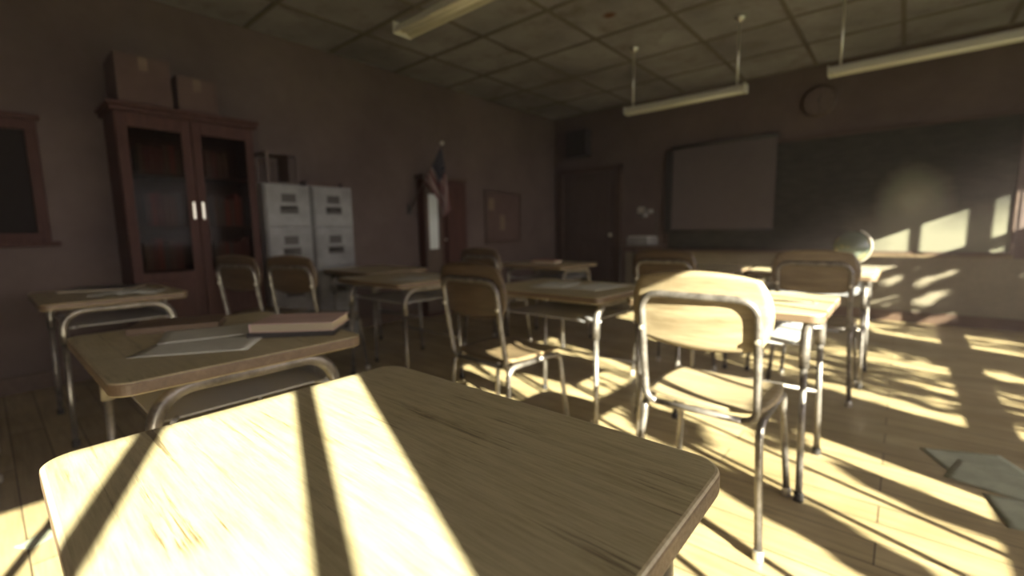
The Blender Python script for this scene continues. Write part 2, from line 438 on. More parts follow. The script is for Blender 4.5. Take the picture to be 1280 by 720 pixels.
# ------------------------------------------------------------------ chairs (facing +y, origin under the seat's middle)
def make_chair():
    r = empty('school_chair', (0, 0, 0))
    # seat: dished plywood with rounded corners and a rolled front
    def warp(mb, fn):
        for v in mb.bm.verts: v.co = Vector(fn(*v.co))
        return mb
    s = MB()
    def plate(w0, w1, r, fn, th, nx=16, ny=14):
        # superellipse-cornered plate mapped through fn
        def g(u, v):
            a, b = u*2-1, v*2-1
            # squircle mapping rounds the four corners
            k = r
            x = a*math.sqrt(1-k*b*b*.5) if True else a
            y = b*math.sqrt(1-k*a*a*.5)
            return fn(x, y)
        return MB().sheet(g, nx, ny, th)
    def seat(x, y):
        z = .455 - .014*(1-x*x)*(1-max(0, y)**2) - (.022*max(0, (y-.55)/.45)**2) + .008*max(0, -y-.6)
        return (x*.205, y*.205+.005, z)
    plate(1, 1, .42, seat, .013).build('seat', M['chairwood'], r)
    def yb(z): return -.212 - .055*(z-.42)/.40
    def back(x, y):
        z = .776+.13*y
        return (x*.222, yb(z) + .0205 - .02*(1-x*x), z)
    plate(1, 1, .62, back, .012).build('backrest', M['chairwood'], r)
    # tubular back frame: up one side, across behind the wood, down the other, cross bar under the seat
    def yb(z): return -.212 - .055*(z-.42)/.40
    rr = .06
    x = .183
    pts = [(-x+.04, yb(.43), .428)] + [(-x+.04-.04*math.sin(q), yb(.43), .468-.04*math.cos(q)) for q in (.5, 1.0, 1.57)] + [(-x, yb(.6), .60)]
    for px, py, pz in arc((-x+rr, 0, .825-rr), rr, 180, 90, 8, 'xz') + arc((x-rr, 0, .825-rr), rr, 90, 0, 8, 'xz'):
        pts.append((px, yb(pz) - .02*(1-(px/.222)**2) + (.0064 if abs(px) > .16 else .0064), pz))
    pts += [(x, yb(.6), .60)] + [(x-.04+.04*math.sin(q), yb(.43), .468-.04*math.cos(q)) for q in (1.57, 1.0, .5)] + [(x-.04, yb(.43), .428)]
    pts = [q for q in pts]
    top = [k for k, q in enumerate(pts) if q[2] > .82]
    pts[top[0]+1:top[-1]] = [(xx, yb(.825) - .02*(1-(xx/.222)**2) + .0064, .825) for xx in [pts[top[0]][0]*(1-k/9)+pts[top[-1]][0]*k/9 for k in range(1, 9)]]
    MB().tube(pts, .0125, 12).build('back_frame', M['metal'], r)
    MB().tube([(-x+.035, yb(.43), .428), (x-.035, yb(.43), .428)], .0115, 10).build('rear_rail', M['metal'], r)
    MB().tube([(-x+.005, .165, .405), (x-.005, .165, .405)], .0105, 10).build('front_rail', M['metal'], r)
    for sx in (-1, 1):
        X = sx*.19; R = .05
        rear = [(X+sx*.022, -.245, .016), (X, -.205, .38-R*.2)] + arc((X, -.205+R, .425-R), R, 175, 90, 6, 'yz') + [(X, 0, .425)]
        front = [(X+sx*.022, .215, .016), (X, .18, .37-R*.2)] + arc((X, .18-R, .425-R), R, 5, 90, 6, 'yz') + [(X, 0, .425)]
        for pts, fx, fy in ((rear, X+sx*.022, -.245), (front, X+sx*.022, .215)):
            lg = MB().tube(pts, .0122, 12).build('leg', M['metal'], r)
            MB().lathe([(.015, 0), (.017, .004), (.0165, .028), (.014, .034)], (fx, fy, 0), 12).build('foot_cap', M['whitemetal'], lg)
    for sx in (-1, 1):
        z = .70; MB().lathe([(.006, -.016), (.009, -.012), (.009, .0)], (sx*.183, yb(z)-.002, z), 10, 'y').build('rivet', M['brass'], r)
    return r
GC = 'plywood and steel tube school chairs'
chair0 = make_chair()
CHAIRS = [(-.49, 1.735, 0, 'chair with sunlight coloured into its pale backrest, in full sun, back towards the close-up desk'),
          (-1.485, 1.70, -3, 'chair with shaded dark backrest above a sunlit seat, left of the sunlit chair'),
          (-.385, 3.42, 0, 'chair in olive shade behind the brightly sunlit desk, in front of the globe'),
          (-1.20, 3.20, 0, 'dark chair peeping out left behind the sunlit chair'),
          (-3.20, 1.58, 19, 'dark chair turned askew below the left filing cabinet'),
          (-3.70, 1.42, 19, 'dim chair standing close before the bookcase doors'),
          (-3.10, -.27, 0, 'dark chair at the picture edge behind the desk with the dark folder'),
          (-2.80, 3.06, 6, 'small far chair tucked at the desk before the dark door')]
for k, (x, y, a, lab) in enumerate(CHAIRS):
    o = chair0 if k == 0 else copy_tree(chair0)
    o.location = (x, y, 0); o.rotation_euler = (0, 0, math.radians(a)); tag(o, lab, 'chair', GC)
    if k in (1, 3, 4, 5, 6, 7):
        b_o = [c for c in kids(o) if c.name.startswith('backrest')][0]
        b_o.data = b_o.data.copy(); b_o.data.materials[0] = M['chairshaded']

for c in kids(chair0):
    if c.name.startswith(('backrest', 'seat')): c.data = c.data.copy(); c.data.materials[0] = M['chairlit']

# ------------------------------------------------------------------ things on the desks
DT = .7322
def book(name, loc, rz, w, d, h, cover, label, cat='book', pages=None, group=None):
    o = empty(name, loc, math.radians(rz), label, cat, group)
    c = MB(); t = .0022
    c.box(-w/2, w/2, -d/2, d/2, 0, t); c.box(-w/2, w/2, -d/2, d/2, h-t, h, .0008); c.box(-w/2-.0015, -w/2+t, -d/2, d/2, 0, h)
    c.build('cover', cover, o)
    MB().box(-w/2+t, w/2-.004, -d/2+.004, d/2-.004, t, h-t).build('pages', pages or M['pageedge'], o)
    return o
def paper(name, loc, rz, w, d, m, label, group=None, cat='paper', curl=.004):
    def fn(u, v):
        return ((u-.5)*w, (v-.5)*d, .0012 + curl*((u-.5)**2*(v*1.3) + .4*max(0, u+v-1.55)))
    o = MB().sheet(fn, 10, 10, .0007).build(name, m, None, loc, (0, 0, math.radians(rz))); return tag(o, label, cat, group)
M['brownbook'] = paint('brown_cover', (.10, .06, .035), (.16, .10, .06), .55, 9, .05)
M['darkcover'] = paint('dark_cover', (.035, .03, .028), (.05, .045, .04), .5, 9, .03)
M['umber'] = mat('dark_page_edges', (.16, .11, .07), .8)
M['redcover'] = paint('red_cover', (.22, .04, .03), (.28, .06, .045), .6, 9, .03)
book('closed_book', (-1.86, .42, DT), 66, .25, .17, .022, M['brownbook'], 'brown clothbound book lying beside the loose sheets', pages=M['umber'])
paper('loose_sheet', (-1.49, .385, DT), 55, .28, .20, M['paper'], 'lower white sheet lying askew in front of the brown book')
paper('loose_sheet', (-1.655, .45, DT+.0022), 72, .25, .20, M['paper'], 'upper white sheet between brown book and pink book')
book('exercise_book', (-1.455, .645, DT), 48, .25, .175, .016, M['darkcover'], 'black exercise book lying underneath the pink book', pages=M['darkcover'])
book('thick_book', (-1.45, .65, DT+.0165), 45, .245, .175, .026, M['pinkbook'], 'pale pink softcover book on top of the black exercise book', pages=M['pageedge'])
book('folder', (-3.62, .46, DT), 60, .34, .24, .015, M['darkcover'], 'flat black folder on the desk nearest the bookcase', 'folder')
# open booklet on the same desk
ob = empty('open_booklet', (-3.27, .52, DT), math.radians(62), 'open white booklet on the desk nearest the bookcase', 'booklet')
for sx in (-1, 1):
    MB().sheet(lambda u, v: (sx*u*.15, (v-.5)*.21, .004+.012*math.sin(min(1, u*1.6)*PI)*.8), 8, 4, .003).build('page', M['paper'], ob)
paper('loose_sheet', (-1.49, 2.12, DT), 12, .21, .29, M['paper'], 'left white sheet on the half-shaded desk with the shining tray')
paper('loose_sheet', (-1.25, 2.16, DT), -8, .21, .29, M['paper'], 'right white sheet on the half-shaded desk with the shining tray')
paper('loose_sheet', (-2.52, 1.90, DT), 20, .21, .29, M['paper'], 'single sheet on the dim desk left of the dark-backed chair')
book('red_book', (-2.56, 3.50, DT), 10, .24, .17, .03, M['redcover'], 'small red book on the far desk before the door')
def pencil(loc, rz, label):
    o = empty('pencil', loc, math.radians(rz), label, 'pencil')
    MB().tube([(-.08, 0, .0042), (.075, 0, .0042)], .004, 6).build('shaft', M['darkcover'], o)
    MB().tube([(.075, 0, .0042), (.09, 0, .0042)], .004, 6, r1=.0006).build('tip', M['pageedge'], o)
pencil((-.33, 2.14, DT), 4, 'dark pencil lying on the brightly sunlit desk')
def eraser_box():
    o = empty('pencil_box', (-.20, 3.72, DT), .1, 'small sunlit tin pencil box beside the globe', 'box')
    MB().box(-.09, .09, -.035, .035, 0, .022, .004).build('body', M['whitemetal'], o)
    MB().box(-.092, .092, -.037, .037, .0225, .034, .004).build('lid', M['whitemetal'], o)
eraser_box()

# globe on the far sunlit desk
gl = empty('globe', (-.26, 3.86, DT), .4, 'desk globe on a stand, shaded above and sunlit at its lower right', 'globe')
def globe_mat():
    def f(nt, b):
        v = coords(nt)
        n = noise(nt, v, 5.5, 6, .6)
        c = ramp(nt, n, [(.48, (.10, .12, .09)), (.50, (.22, .19, .09)), (.7, (.26, .16, .08))])
        nt.links.new(c, b.inputs['Base Color'])
    return mat('globe_map', (.2, .3, .3), .25, build=f)
MB().sphere((0, 0, .165), .105, 32).build('ball', globe_mat(), gl)
tl = math.radians(23)
MB().tube([(math.sin(a)*.117, 0, .165+math.cos(a)*.117) for a in [tl + PI*k/18 for k in range(19)]], .005, 8).build('meridian_arm', M['brass'], gl)
MB().lathe([(.085, 0), (.085, .008), (.03, .02), (.012, .035), (.010, .05)], (0, 0, 0), 28).build('stand', M['darkwood'], gl)

# ------------------------------------------------------------------ on the floor
paper('floor_sheet', (.31, 2.72, .0005), 24, .30, .24, M['greenpaper'], 'upper of three pale green sheets dropped on the floorboards', 'pale sheets on the floor', curl=0)
paper('floor_sheet', (.37, 2.58, .0015), -14, .30, .24, M['greenpaper'], 'middle of three pale green sheets dropped on the floorboards', 'pale sheets on the floor', curl=0)
paper('floor_sheet', (.47, 2.34, .0005), 10, .30, .24, M['greenpaper'], 'lowest of three pale green sheets dropped on the floorboards', 'pale sheets on the floor', curl=0)
paper('paper_scrap', (-2.22, .03, .0005), 30, .07, .10, M['greenpaper'], 'small green paper scrap on the sunlit floor left of the close-up desk')

# ------------------------------------------------------------------ bookcase on the left wall
BX = -4.1
bc = empty('bookcase', (-4.295, 1.115, 0), 0, 'tall red-brown wooden bookcase with two glazed doors against the left wall', 'bookcase')
def bb(mb, x0, x1, y0, y1, z0, z1, bev=0): return mb.box(x0+4.295, x1+4.295, y0-1.115, y1-1.115, z0, z1, bev)
b = MB(); y0, y1 = .68, 1.55
bb(b, -4.49, -4.12, y0, y0+.02, .0, 1.90, .002); bb(b, -4.49, -4.12, y1-.02, y1, .0, 1.90, .002)
bb(b, -4.49, -4.475, y0+.02, y1-.02, .08, 1.90); bb(b, -4.475, -4.12, y0+.02, y1-.02, 1.88, 1.90); bb(b, -4.475, -4.12, y0+.02, y1-.02, .08, .10)
b.build('body', M['redwood'], bc)
c = MB(); bb(c, -4.495, -4.08, y0-.025, y1+.025, 1.90, 1.93, .006); bb(c, -4.495, -4.06, y0-.04, y1+.04, 1.93, 1.96, .008); c.build('cornice', M['redwood'], bc)
c = MB(); bb(c, -4.475, -4.10, y0+.0, y1-.0, 0, .08, .004); c.build('plinth', M['darkwood'], bc)
SH = [.45, .80, 1.12, 1.50]
for z in SH:
    s = MB(); bb(s, -4.472, -4.14, y0+.022, y1-.022, z-.018, z); s.build('shelf', M['redwood'], bc)
for a, q, hy in ((y0+.003, 1.112, 1.085), (1.118, y1-.003, 1.145)):
    d = MB(); w = .06
    bb(d, -4.118, -4.098, a, a+w, .085, 1.895, .003); bb(d, -4.118, -4.098, q-w, q, .085, 1.895, .003)
    bb(d, -4.118, -4.098, a+w, q-w, .085, .17, .003); bb(d, -4.118, -4.098, a+w, q-w, 1.80, 1.895, .003); bb(d, -4.118, -4.098, a+w, q-w, .72, .78, .003)
    do = d.build('door', M['redwood'], bc)
    gp = MB(); bb(gp, -4.109, -4.106, a+w, q-w, .78, 1.80); gp.build('door_pane', M['glass'], do)
    wp = MB(); bb(wp, -4.112, -4.104, a+w, q-w, .17, .72); wp.build('door_panel', M['redwood'], do)
    h = MB(); bb(h, -4.09, -4.078, hy-.009, hy+.009, 1.17, 1.30, .004); bb(h, -4.098, -4.086, hy-.005, hy+.005, 1.185, 1.20); bb(h, -4.098, -4.086, hy-.005, hy+.005, 1.27, 1.285)
    h.build('handle', M['brass'], do)
# books behind the glass
spine = [M['redcover'], M['brownbook'], paint('umber_cover', (.14, .08, .06), (.18, .11, .08), .6, 9), paint('maroon_cover', (.13, .03, .03), (.18, .05, .04), .6, 9), paint('slate_cover', (.09, .09, .09), (.13, .12, .12), .6, 9)]
sname = ['red', 'brown', 'umber', 'maroon', 'slate grey']
def shelf_book(x, y, z, t, h, k, shelf):
    o = empty('shelved_book', (x, y, z), 0, '%s book upright behind the glass, on the bookcase %s shelf' % (sname[k], shelf), 'book', 'books inside the glazed bookcase')
    c = MB(); d = .17
    c.box(-d, 0, -t/2, -t/2+.002, 0, h); c.box(-d, 0, t/2-.002, t/2, 0, h); c.box(-.003, 0, -t/2, t/2, 0, h)
    c.build('cover', spine[k], o); MB().box(-d+.004, -.004, -t/2+.0022, t/2-.0022, .003, h-.004).build('pages', M['pageedge'], o)
for shelf, z, h0, runs in (('top', 1.50, .22, ((.80, 1.03), (1.21, 1.36))), ('middle', 1.12, .25, ((.84, 1.02), (1.25, 1.43))), ('lower glazed', .80, .22, ((.78, 1.0), (1.22, 1.46)))):
    for (ya, yb_) in runs:
        y = ya
        while y < yb_:
            t = rnd.uniform(.022, .045); k = rnd.choice([0, 1, 2, 3, 3, 4])
            shelf_book(-4.17, y+t/2, z+.0005, t, h0*rnd.uniform(.82, 1.05), k, shelf); y += t+.002

# two cardboard boxes on the bookcase
def carton(loc, w, d, h, label):
    o = empty('cardboard_box', loc, 0, label, 'box')
    MB().box(-w/2, w/2, -d/2, d/2, 0, h, .003).build('body', M['card'], o)
    f = MB(); f.box(-w/2-.001, w/2+.001, -d/2-.001, -.001, h, h+.005); f.box(-w/2-.001, w/2+.001, .001, d/2+.001, h, h+.005); f.build('flap', M['card'], o)
    MB().box(w/2, w/2+.001, -.025, .025, h-.09, h+.001).build('tape', M['brownbook'], o)
carton((-4.28, .87, 1.9605), .36, .31, .32, 'larger brown cardboard box at the left end of the bookcase top')
carton((-4.28, 1.19, 1.9605), .33, .25, .25, 'smaller brown cardboard box at the middle of the bookcase top')

# ------------------------------------------------------------------ two filing cabinets
def make_files():
    o = empty('filing_cabinet', (0, 0, 0))
    w = .195
    MB().box(-.48, -.012, -w, w, 0, 1.47, .004).build('body', M['files'], o)
    for k in range(4):
        z0, z1 = .035+k*.358, .035+(k+1)*.358-.012
        d = MB().box(-.014, .008, -w+.01, w-.01, z0, z1, .004).build('drawer', M['files'], o)
        zc = (z0+z1)/2
        MB().box(.008, .011, -.06, .06, zc+.035, zc+.105, .001).build('label_holder', M['iron'], d)
        h = MB(); h.tube([(.010, -.06, zc-.02), (.03, -.05, zc-.02), (.034, 0, zc-.02), (.03, .05, zc-.02), (.010, .06, zc-.02)], .010, 8)
        h.box(.008, .012, -.075, .075, zc-.06, zc+.005, .001); h.build('handle', M['iron'], d)
    return o
fc = make_files(); fc.location = (-4.008, 1.755, 0)
tag(fc, 'left filing cabinet of two, grey enamel, beside the bookcase', 'cabinet', 'grey four-drawer filing cabinets')
f2 = copy_tree(fc); f2.location = (-4.004, 2.155, 0)
tag(f2, 'right filing cabinet of two, grey enamel, further from the bookcase', 'cabinet', 'grey four-drawer filing cabinets')
# open rack on the left cabinet
rk = empty('magazine_rack', (-4.12, 1.735, 1.4705), 0, 'dark open rack standing on top of the left filing cabinet', 'rack')
m_ = MB()
for x in (-.13, .09):
    for y in (-.12, .12): m_.box(x-.009, x+.009, y-.009, y+.009, 0, .25)
m_.box(-.14, .10, -.13, .13, .24, .262, .002); m_.box(-.14, .10, -.13, .13, 0, .012, .002)
m_.build('frame', M['darkwood'], rk)
MB().box(-.13, .09, .055, .062, .012, .24).build('divider', M['darkwood'], rk)
tr = empty('paper_tray', (-4.15, 2.10, 1.4705), 0, 'low dark tray lying on top of the right filing cabinet', 'tray')
m_ = MB(); m_.box(-.14, .12, -.17, .17, 0, .006); m_.box(-.14, .12, -.17, -.163, 0, .04); m_.box(-.14, .12, .163, .17, 0, .04); m_.box(-.14, -.133, -.17, .17, 0, .04)
m_.build('tray_body', M['darkwood'], tr); MB().box(-.12, .10, -.15, .15, .0065, .03).build('paper_stack', M['card'], tr)

# ------------------------------------------------------------------ framed board at the far left
fb = empty('framed_board', (XL, .05, 0), 0, 'dark board in a heavy wooden frame on the left wall at the picture edge', 'board')
m_ = MB(); m_.box(.001, .035, -.60, .28, 1.02, 1.08, .004); m_.box(.001, .035, -.60, .28, 1.76, 1.83, .004); m_.box(.001, .035, .22, .28, 1.08, 1.76, .004); m_.box(.001, .035, -.60, -.54, 1.08, 1.76, .004)
m_.build('frame', M['redwood'], fb)
MB().box(.001, .012, -.54, .22, 1.08, 1.76).build('panel', M['matteblack'], fb)
MB().box(.001, .075, -.64, .32, .99, 1.02, .005).build('ledge', M['redwood'], fb)
MB().box(.001, .06, -.62, .30, 1.83, 1.86, .005).build('crown_strip', M['redwood'], fb)
tag(MB().box(.0, .002, -.12, .10, 0, .26).build('pinned_card', M['card'], None, (XL+.0125, -.02, 1.34)), 'brown card pinned inside the dark framed board', 'card')

# ------------------------------------------------------------------ wardrobe with narrow pale glass, flag, notice board
wd = empty('cupboard', (-4.49, 3.84, 0), 0, 'narrow reddish wooden cupboard with one pale vertical glass strip', 'cupboard')
m_ = MB(); m_.box(0, .12, -.34, .34, 0, 1.68, .004); m_.build('body', M['redwood'], wd)
MB().box(0, .155, -.37, .37, 1.68, 1.73, .006).build('cornice', M['darkwood'], wd)
d = MB(); d.box(.121, .14, -.335, -.285, .06, 1.66, .003); d.box(.121, .14, -.135, -.085, .06, 1.66, .003); d.box(.121, .14, -.285, -.135, 1.50, 1.66, .003); d.box(.121, .14, -.285, -.135, .06, .84, .003)
do = d.build('door', M['darkwood'], wd); MB().box(.123, .128, -.285, -.135, .84, 1.50).build('door_pane', M['mirror'], do)
d2 = MB().box(.121, .14, -.08, .335, .06, 1.66, .003).build('door', M['redwood'], wd)
MB().box(.14, .186, -.03, .285, .16, 1.54, .003).build('door_panel', M['redwood'], d2)
MB().sphere((.16, -.045, .95), .014, 12).build('knob', M['brass'], d2)

def flag_mat():
    def f(nt, b):
        uv = nt.nodes.new('ShaderNodeUVMap'); sp = nt.nodes.new('ShaderNodeSeparateXYZ'); nt.links.new(uv.outputs[0], sp.inputs[0])
        u, v = sp.outputs[0], sp.outputs[1]
        st = math_(nt, 'GREATER_THAN', math_(nt, 'MODULO', math_(nt, 'MULTIPLY', v, 13.0), 2.0), 1.0)
        c = mixc(nt, st, (.13, .045, .045), (.27, .21, .20))
        can = math_(nt, 'MULTIPLY', math_(nt, 'LESS_THAN', u, .42), math_(nt, 'GREATER_THAN', v, .46))
        vor = nt.nodes.new('ShaderNodeTexVoronoi'); vor.inputs['Scale'].default_value = 13; vor.inputs['Randomness'].default_value = .0
        nt.links.new(uv.outputs[0], vor.inputs['Vector'])
        star = math_(nt, 'LESS_THAN', vor.outputs['Distance'], .22)
        bl_ = mixc(nt, star, (.012, .014, .03), (.16, .15, .15))
        nt.links.new(mixc(nt, can, c, bl_), b.inputs['Base Color'])
    return mat('flag_cloth', (.3, .1, .1), .9, build=f)
# pole rises from a wall bracket; the cloth hangs in folds from its upper half
P0, P1 = Vector((-4.47, 3.38, 1.32)), Vector((-3.95, 3.45, 2.02))
fg = empty('flag', P0, 0, 'limp striped flag with dark blue corner on a slanting wall pole', 'flag')
MB().tube([(0, 0, 0), P1-P0], .010, 10).build('pole', M['darkwood'], fg)
MB().sphere(P1-P0, .022, 12).build('finial', M['brass'], fg)
MB().box(-.03, -.005, -.03, .03, -.06, .06, .004).sphere((0, 0, 0), .022, 12).build('bracket', M['iron'], fg)
bm = bmesh.new(); uvl = bm.loops.layers.uv.new('UVMap'); nu, nv = 40, 16; gv = {}
dirp = (P1-P0)
for i in range(nu+1):          # u along the fly (hangs down), v along the hoist (on the pole)
    for j in range(nv+1):
        u, v = i/nu, j/nv
        hp = dirp*(.42+.56*v)
        fall = u*(.50+.20*v)
        gather = 1-.70*min(1, u*1.5)
        cy = hp.y + (.20-.0*v)*u*.55
        x = (hp.x-dirp.x*.95)*gather + dirp.x*.95 + .022*math.sin(v*15+u*3)*min(1, u*3)
        y = (hp.y-dirp.y*.95)*gather + dirp.y*.95 + .10*u + .02*math.cos(v*13+u*4)*min(1, u*3)
        z = hp.z - fall + (.10*u*(1-v))
        gv[i, j] = (bm.verts.new((x, y, z)), (u, v))
for i in range(nu):
    for j in range(nv):
        q = [gv[i, j], gv[i+1, j], gv[i+1, j+1], gv[i, j+1]]
        f = bm.faces.new([a[0] for a in q]); f.smooth = True
        for l, a in zip(f.loops, q): l[uvl].uv = a[1]
me = bpy.data.meshes.new('flag_cloth'); bm.to_mesh(me); bm.free(); me.materials.append(flag_mat())
fl = bpy.data.objects.new('flag_cloth', me); col.objects.link(fl); fl.parent = fg
sd = fl.modifiers.new('t', 'SOLIDIFY'); sd.thickness = .003

nb = empty('notice_board', (XL, 5.065, 0), 0, 'framed brown notice board on the left wall near the dark corner', 'board')
m_ = MB(); m_.box(.001, .03, -.40, .40, .86, .90, .003); m_.box(.001, .03, -.40, .40, 1.58, 1.62, .003); m_.box(.001, .03, -.40, -.36, .9, 1.58, .003); m_.box(.001, .03, .36, .40, .9, 1.58, .003)
m_.build('frame', M['darkwood'], nb); MB().box(.001, .015, -.36, .36, .9, 1.58).build('cork_panel', M['card'], nb)
for y, z, w, h, lab in ((4.80, 1.34, .12, .17, 'small pinned note high on the notice board'), (5.03, 1.06, .10, .22, 'narrow pinned note low on the notice board')):
    tag(MB().box(0, .0015, -w/2, w/2, 0, h).build('pinned_note', M['umber'], None, (XL+.0155, y, z)), lab, 'note', 'notes pinned on the notice board')

# ------------------------------------------------------------------ blackboard wall
bw = empty('blackboard', (-.9, YB, 0), 0, 'long dark blackboard across the far wall with a pale glow coloured into its slate', 'blackboard')
bbx0, bbx1 = -2.58, .80
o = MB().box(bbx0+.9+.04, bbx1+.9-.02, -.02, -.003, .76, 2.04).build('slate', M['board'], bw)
# texture coordinates in room metres
o.location = (0, 0, 0)
m_ = MB(); m_.box(bbx0+.9, bbx1+.9, -.035, -.002, 2.04, 2.08, .004); m_.box(bbx0+.9, bbx1+.9, -.035, -.002, .72, .76, .004)
m_.box(bbx0+.9, bbx0+.94, -.035, -.002, .76, 2.04, .004); m_.box(bbx1+.88, bbx1+.9, -.035, -.002, .76, 2.04, .004); m_.build('frame', M['darkwood'], bw)
m_ = MB(); m_.box(bbx0+.9, bbx1+.9, -.11, -.035, .705, .722, .003); m_.box(bbx0+.9, bbx1+.9, -.112, -.104, .722, .735, .002); m_.build('chalk_rail', M['chairwood'], bw)
for x, l in ((.30, .07), (.38, .05)):
    tag(MB().tube([(0, 0, .007), (l, .01, .007)], .006, 8).build('chalk_stick', M['paper'], None, (x, YB-.075, .722)), 'white chalk stick lying on the rail under the blackboard', 'chalk', 'chalk sticks on the rail')
er = empty('board_eraser', (-.66, YB-.075, .7222), 0, 'grey felt board eraser on the rail under the blackboard', 'eraser')
MB().box(-.06, .06, -.022, .022, 0, .022, .003).build('felt', M['files'], er); MB().box(-.06, .06, -.02, .02, .022, .034, .003).build('grip', M['chairwood'], er)

ps = empty('projection_screen', (-1.85, YB-.06, 0), 0, 'grey pull-down projection screen hanging over the left part of the blackboard', 'screen')
MB().box(-.63, .63, -.004, 0, 1.02, 2.11).build('screen_cloth', M['cream'], ps)
MB().tube([(-.64, 0, 2.13), (.64, 0, 2.13)], .024, 16).build('roller_case', M['iron'], ps)
MB().tube([(-.635, -.002, 1.01), (.635, -.002, 1.01)], .012, 10).build('weight_bar', M['iron'], ps)
MB().box(-.73, -.635, .0, .018, .98, 2.10, .003).build('side_strip', M['black'], ps)
m_ = MB()
for x in (-.6, .6): m_.box(x-.012, x+.012, .0, .057, 2.12, 2.15)
m_.build('wall_hook', M['iron'], ps)

ck = empty('wall_clock', (-.83, YB, 2.45), 0, 'round wall clock high above the blackboard', 'clock')
MB().lathe([(.17, -.002), (.175, -.02), (.17, -.04), (.15, -.042)], (0, 0, 0), 40, 'y').build('case', M['darkwood'], ck)
MB().lathe([(.148, -.0425), (.148, -.0445)], (0, 0, 0), 40, 'y').build('dial', paint('aged_dial', (.10, .07, .062), (.13, .095, .085), .6, 4, .02), ck)
m_ = MB()
for k in range(12):
    a = k*PI/6; m_.box(-.004, .004, -.0465, -.0445, .118, .138, mtx=Matrix.Rotation(a, 4, 'Y'))
m_.build('hour_marks', M['black'], ck)
MB().box(-.005, .005, -.049, -.0467, -.015, .08, mtx=Matrix.Rotation(.3, 4, 'Y')).build('hour_hand', M['black'], ck)
MB().box(-.0035, .0035, -.0515, -.0492, -.02, .115, mtx=Matrix.Rotation(3.0, 4, 'Y')).lathe([(.012, -.052), (.012, -.044)], (0, 0, 0), 14, 'y').build('minute_hand', M['black'], ck)

sp = empty('wall_speaker', (-4.0, YB, 2.39), 0, 'black square loudspeaker box mounted above the dark door', 'speaker')
MB().box(-.19, .19, -.17, -.002, -.2, .2, .008).build('cabinet', M['black'], sp)
MB().box(-.165, .165, -.178, -.17, -.175, .175, .003).build('grille', M['black'], sp)

# overhead projector on a cart
ct = empty('cart', (-2.62, 5.72, 0), 0, 'dark trolley carrying the overhead projector left of the screen', 'trolley')
MB().box(-.24, .24, -.22, .22, .80, .825, .005).build('top_shelf', M['darkwood'], ct)
MB().box(-.23, .23, -.21, .21, .22, .24, .005).build('lower_shelf', M['darkwood'], ct)
for sx in (-1, 1):
    for sy in (-1, 1):
        l = MB().tube([(sx*.22, sy*.2, .05), (sx*.22, sy*.2, .80)], .011, 10).build('leg', M['iron'], ct)
        MB().lathe([(.025, -.01), (.028, 0), (.025, .01)], (sx*.22, sy*.2, .028), 14, 'x').build('caster', M['rubber'], l)
op = empty('overhead_projector', (-2.62, 5.72, .8255), 0, 'overhead projector with pale glass stage and raised lens head', 'projector')
MB().box(-.15, .15, -.16, .16, 0, .115, .012).build('housing', M['files'], op)
MB().box(-.13, .13, -.14, .14, .1155, .122, .002).build('stage', M['lamptube'], op)
MB().tube([(.13, .14, .10), (.13, .14, .40), (.10, .10, .46)], .009, 10).build('post', M['iron'], op)
m_ = MB(); m_.box(-.05, .10, -.02, .11, .42, .47, .008); m_.lathe([(.04, .37), (.045, .42)], (-.0, .04, 0), 18); m_.build('lens_head', M['files'], op)
MB().box(-.045, .045, -.06, -.054, .42, .50, .001, ).build('mirror', M['whitemetal'], op)

# ------------------------------------------------------------------ hanging lamps
def make_lamp(ROD=(.07, 1.05)):
    o = empty('hanging_lamp', (0, 0, 0))     # origin under the left end on the lamp's lower side
    L = 1.12
    prof = [(-.062, .012), (-.05, .055), (-.02, .078), (.02, .078), (.05, .055), (.062, .012), (.055, .012), (.042, .046), (-.042, .046), (-.055, .012)]
    mb = MB()
    a = [mb.bm.verts.new((0, y, z)) for y, z in prof]; b_ = [mb.bm.verts.new((L, y, z)) for y, z in prof]
    n = len(prof)
    for k in range(n): mb.bm.faces.new((a[k], a[(k+1) % n], b_[(k+1) % n], b_[k]))
    mb.box(-.006, .0, -.063, .063, .008, .08); mb.box(L, L+.006, -.063, .063, .008, .08)
    mb.build('reflector', M['lamp'], o)
    for y in (-.02, .02): MB().tube([(.03, y, .032), (L-.03, y, .032)], .013, 12).build('lamp_tube', M['lamptube'], o)
    for x in ROD:
        MB().tube([(x, 0, .074), (x, 0, H-2.2-.02)], .0085, 10).build('rod', M['whitemetal'], o)
        MB().lathe([(.012, H-2.2-.05), (.035, H-2.2-.03), (.042, H-2.2-.012), (.042, H-2.2-.0085)], (x, 0, 0), 18).build('ceiling_cup', M['whitemetal'], o)
    return o
lamp0 = make_lamp()
LAMPS = [(-2.25, 4.48, 'dead strip lamp on two rods left of and in line with the clock'),
         (-.53, 4.50, 'dead strip lamp running out of the picture at the upper right'),
         (-2.36, 1.78, 'dead strip lamp near the top of the picture above the left desks')]
for k, (x, y, lab) in enumerate(LAMPS):
    o = lamp0 if k == 0 else copy_tree(lamp0) if k == 1 else make_lamp((.55, 1.05))
    o.location = (x, y, 2.2); tag(o, lab, 'lamp', 'unlit strip lamps hung from the ceiling')

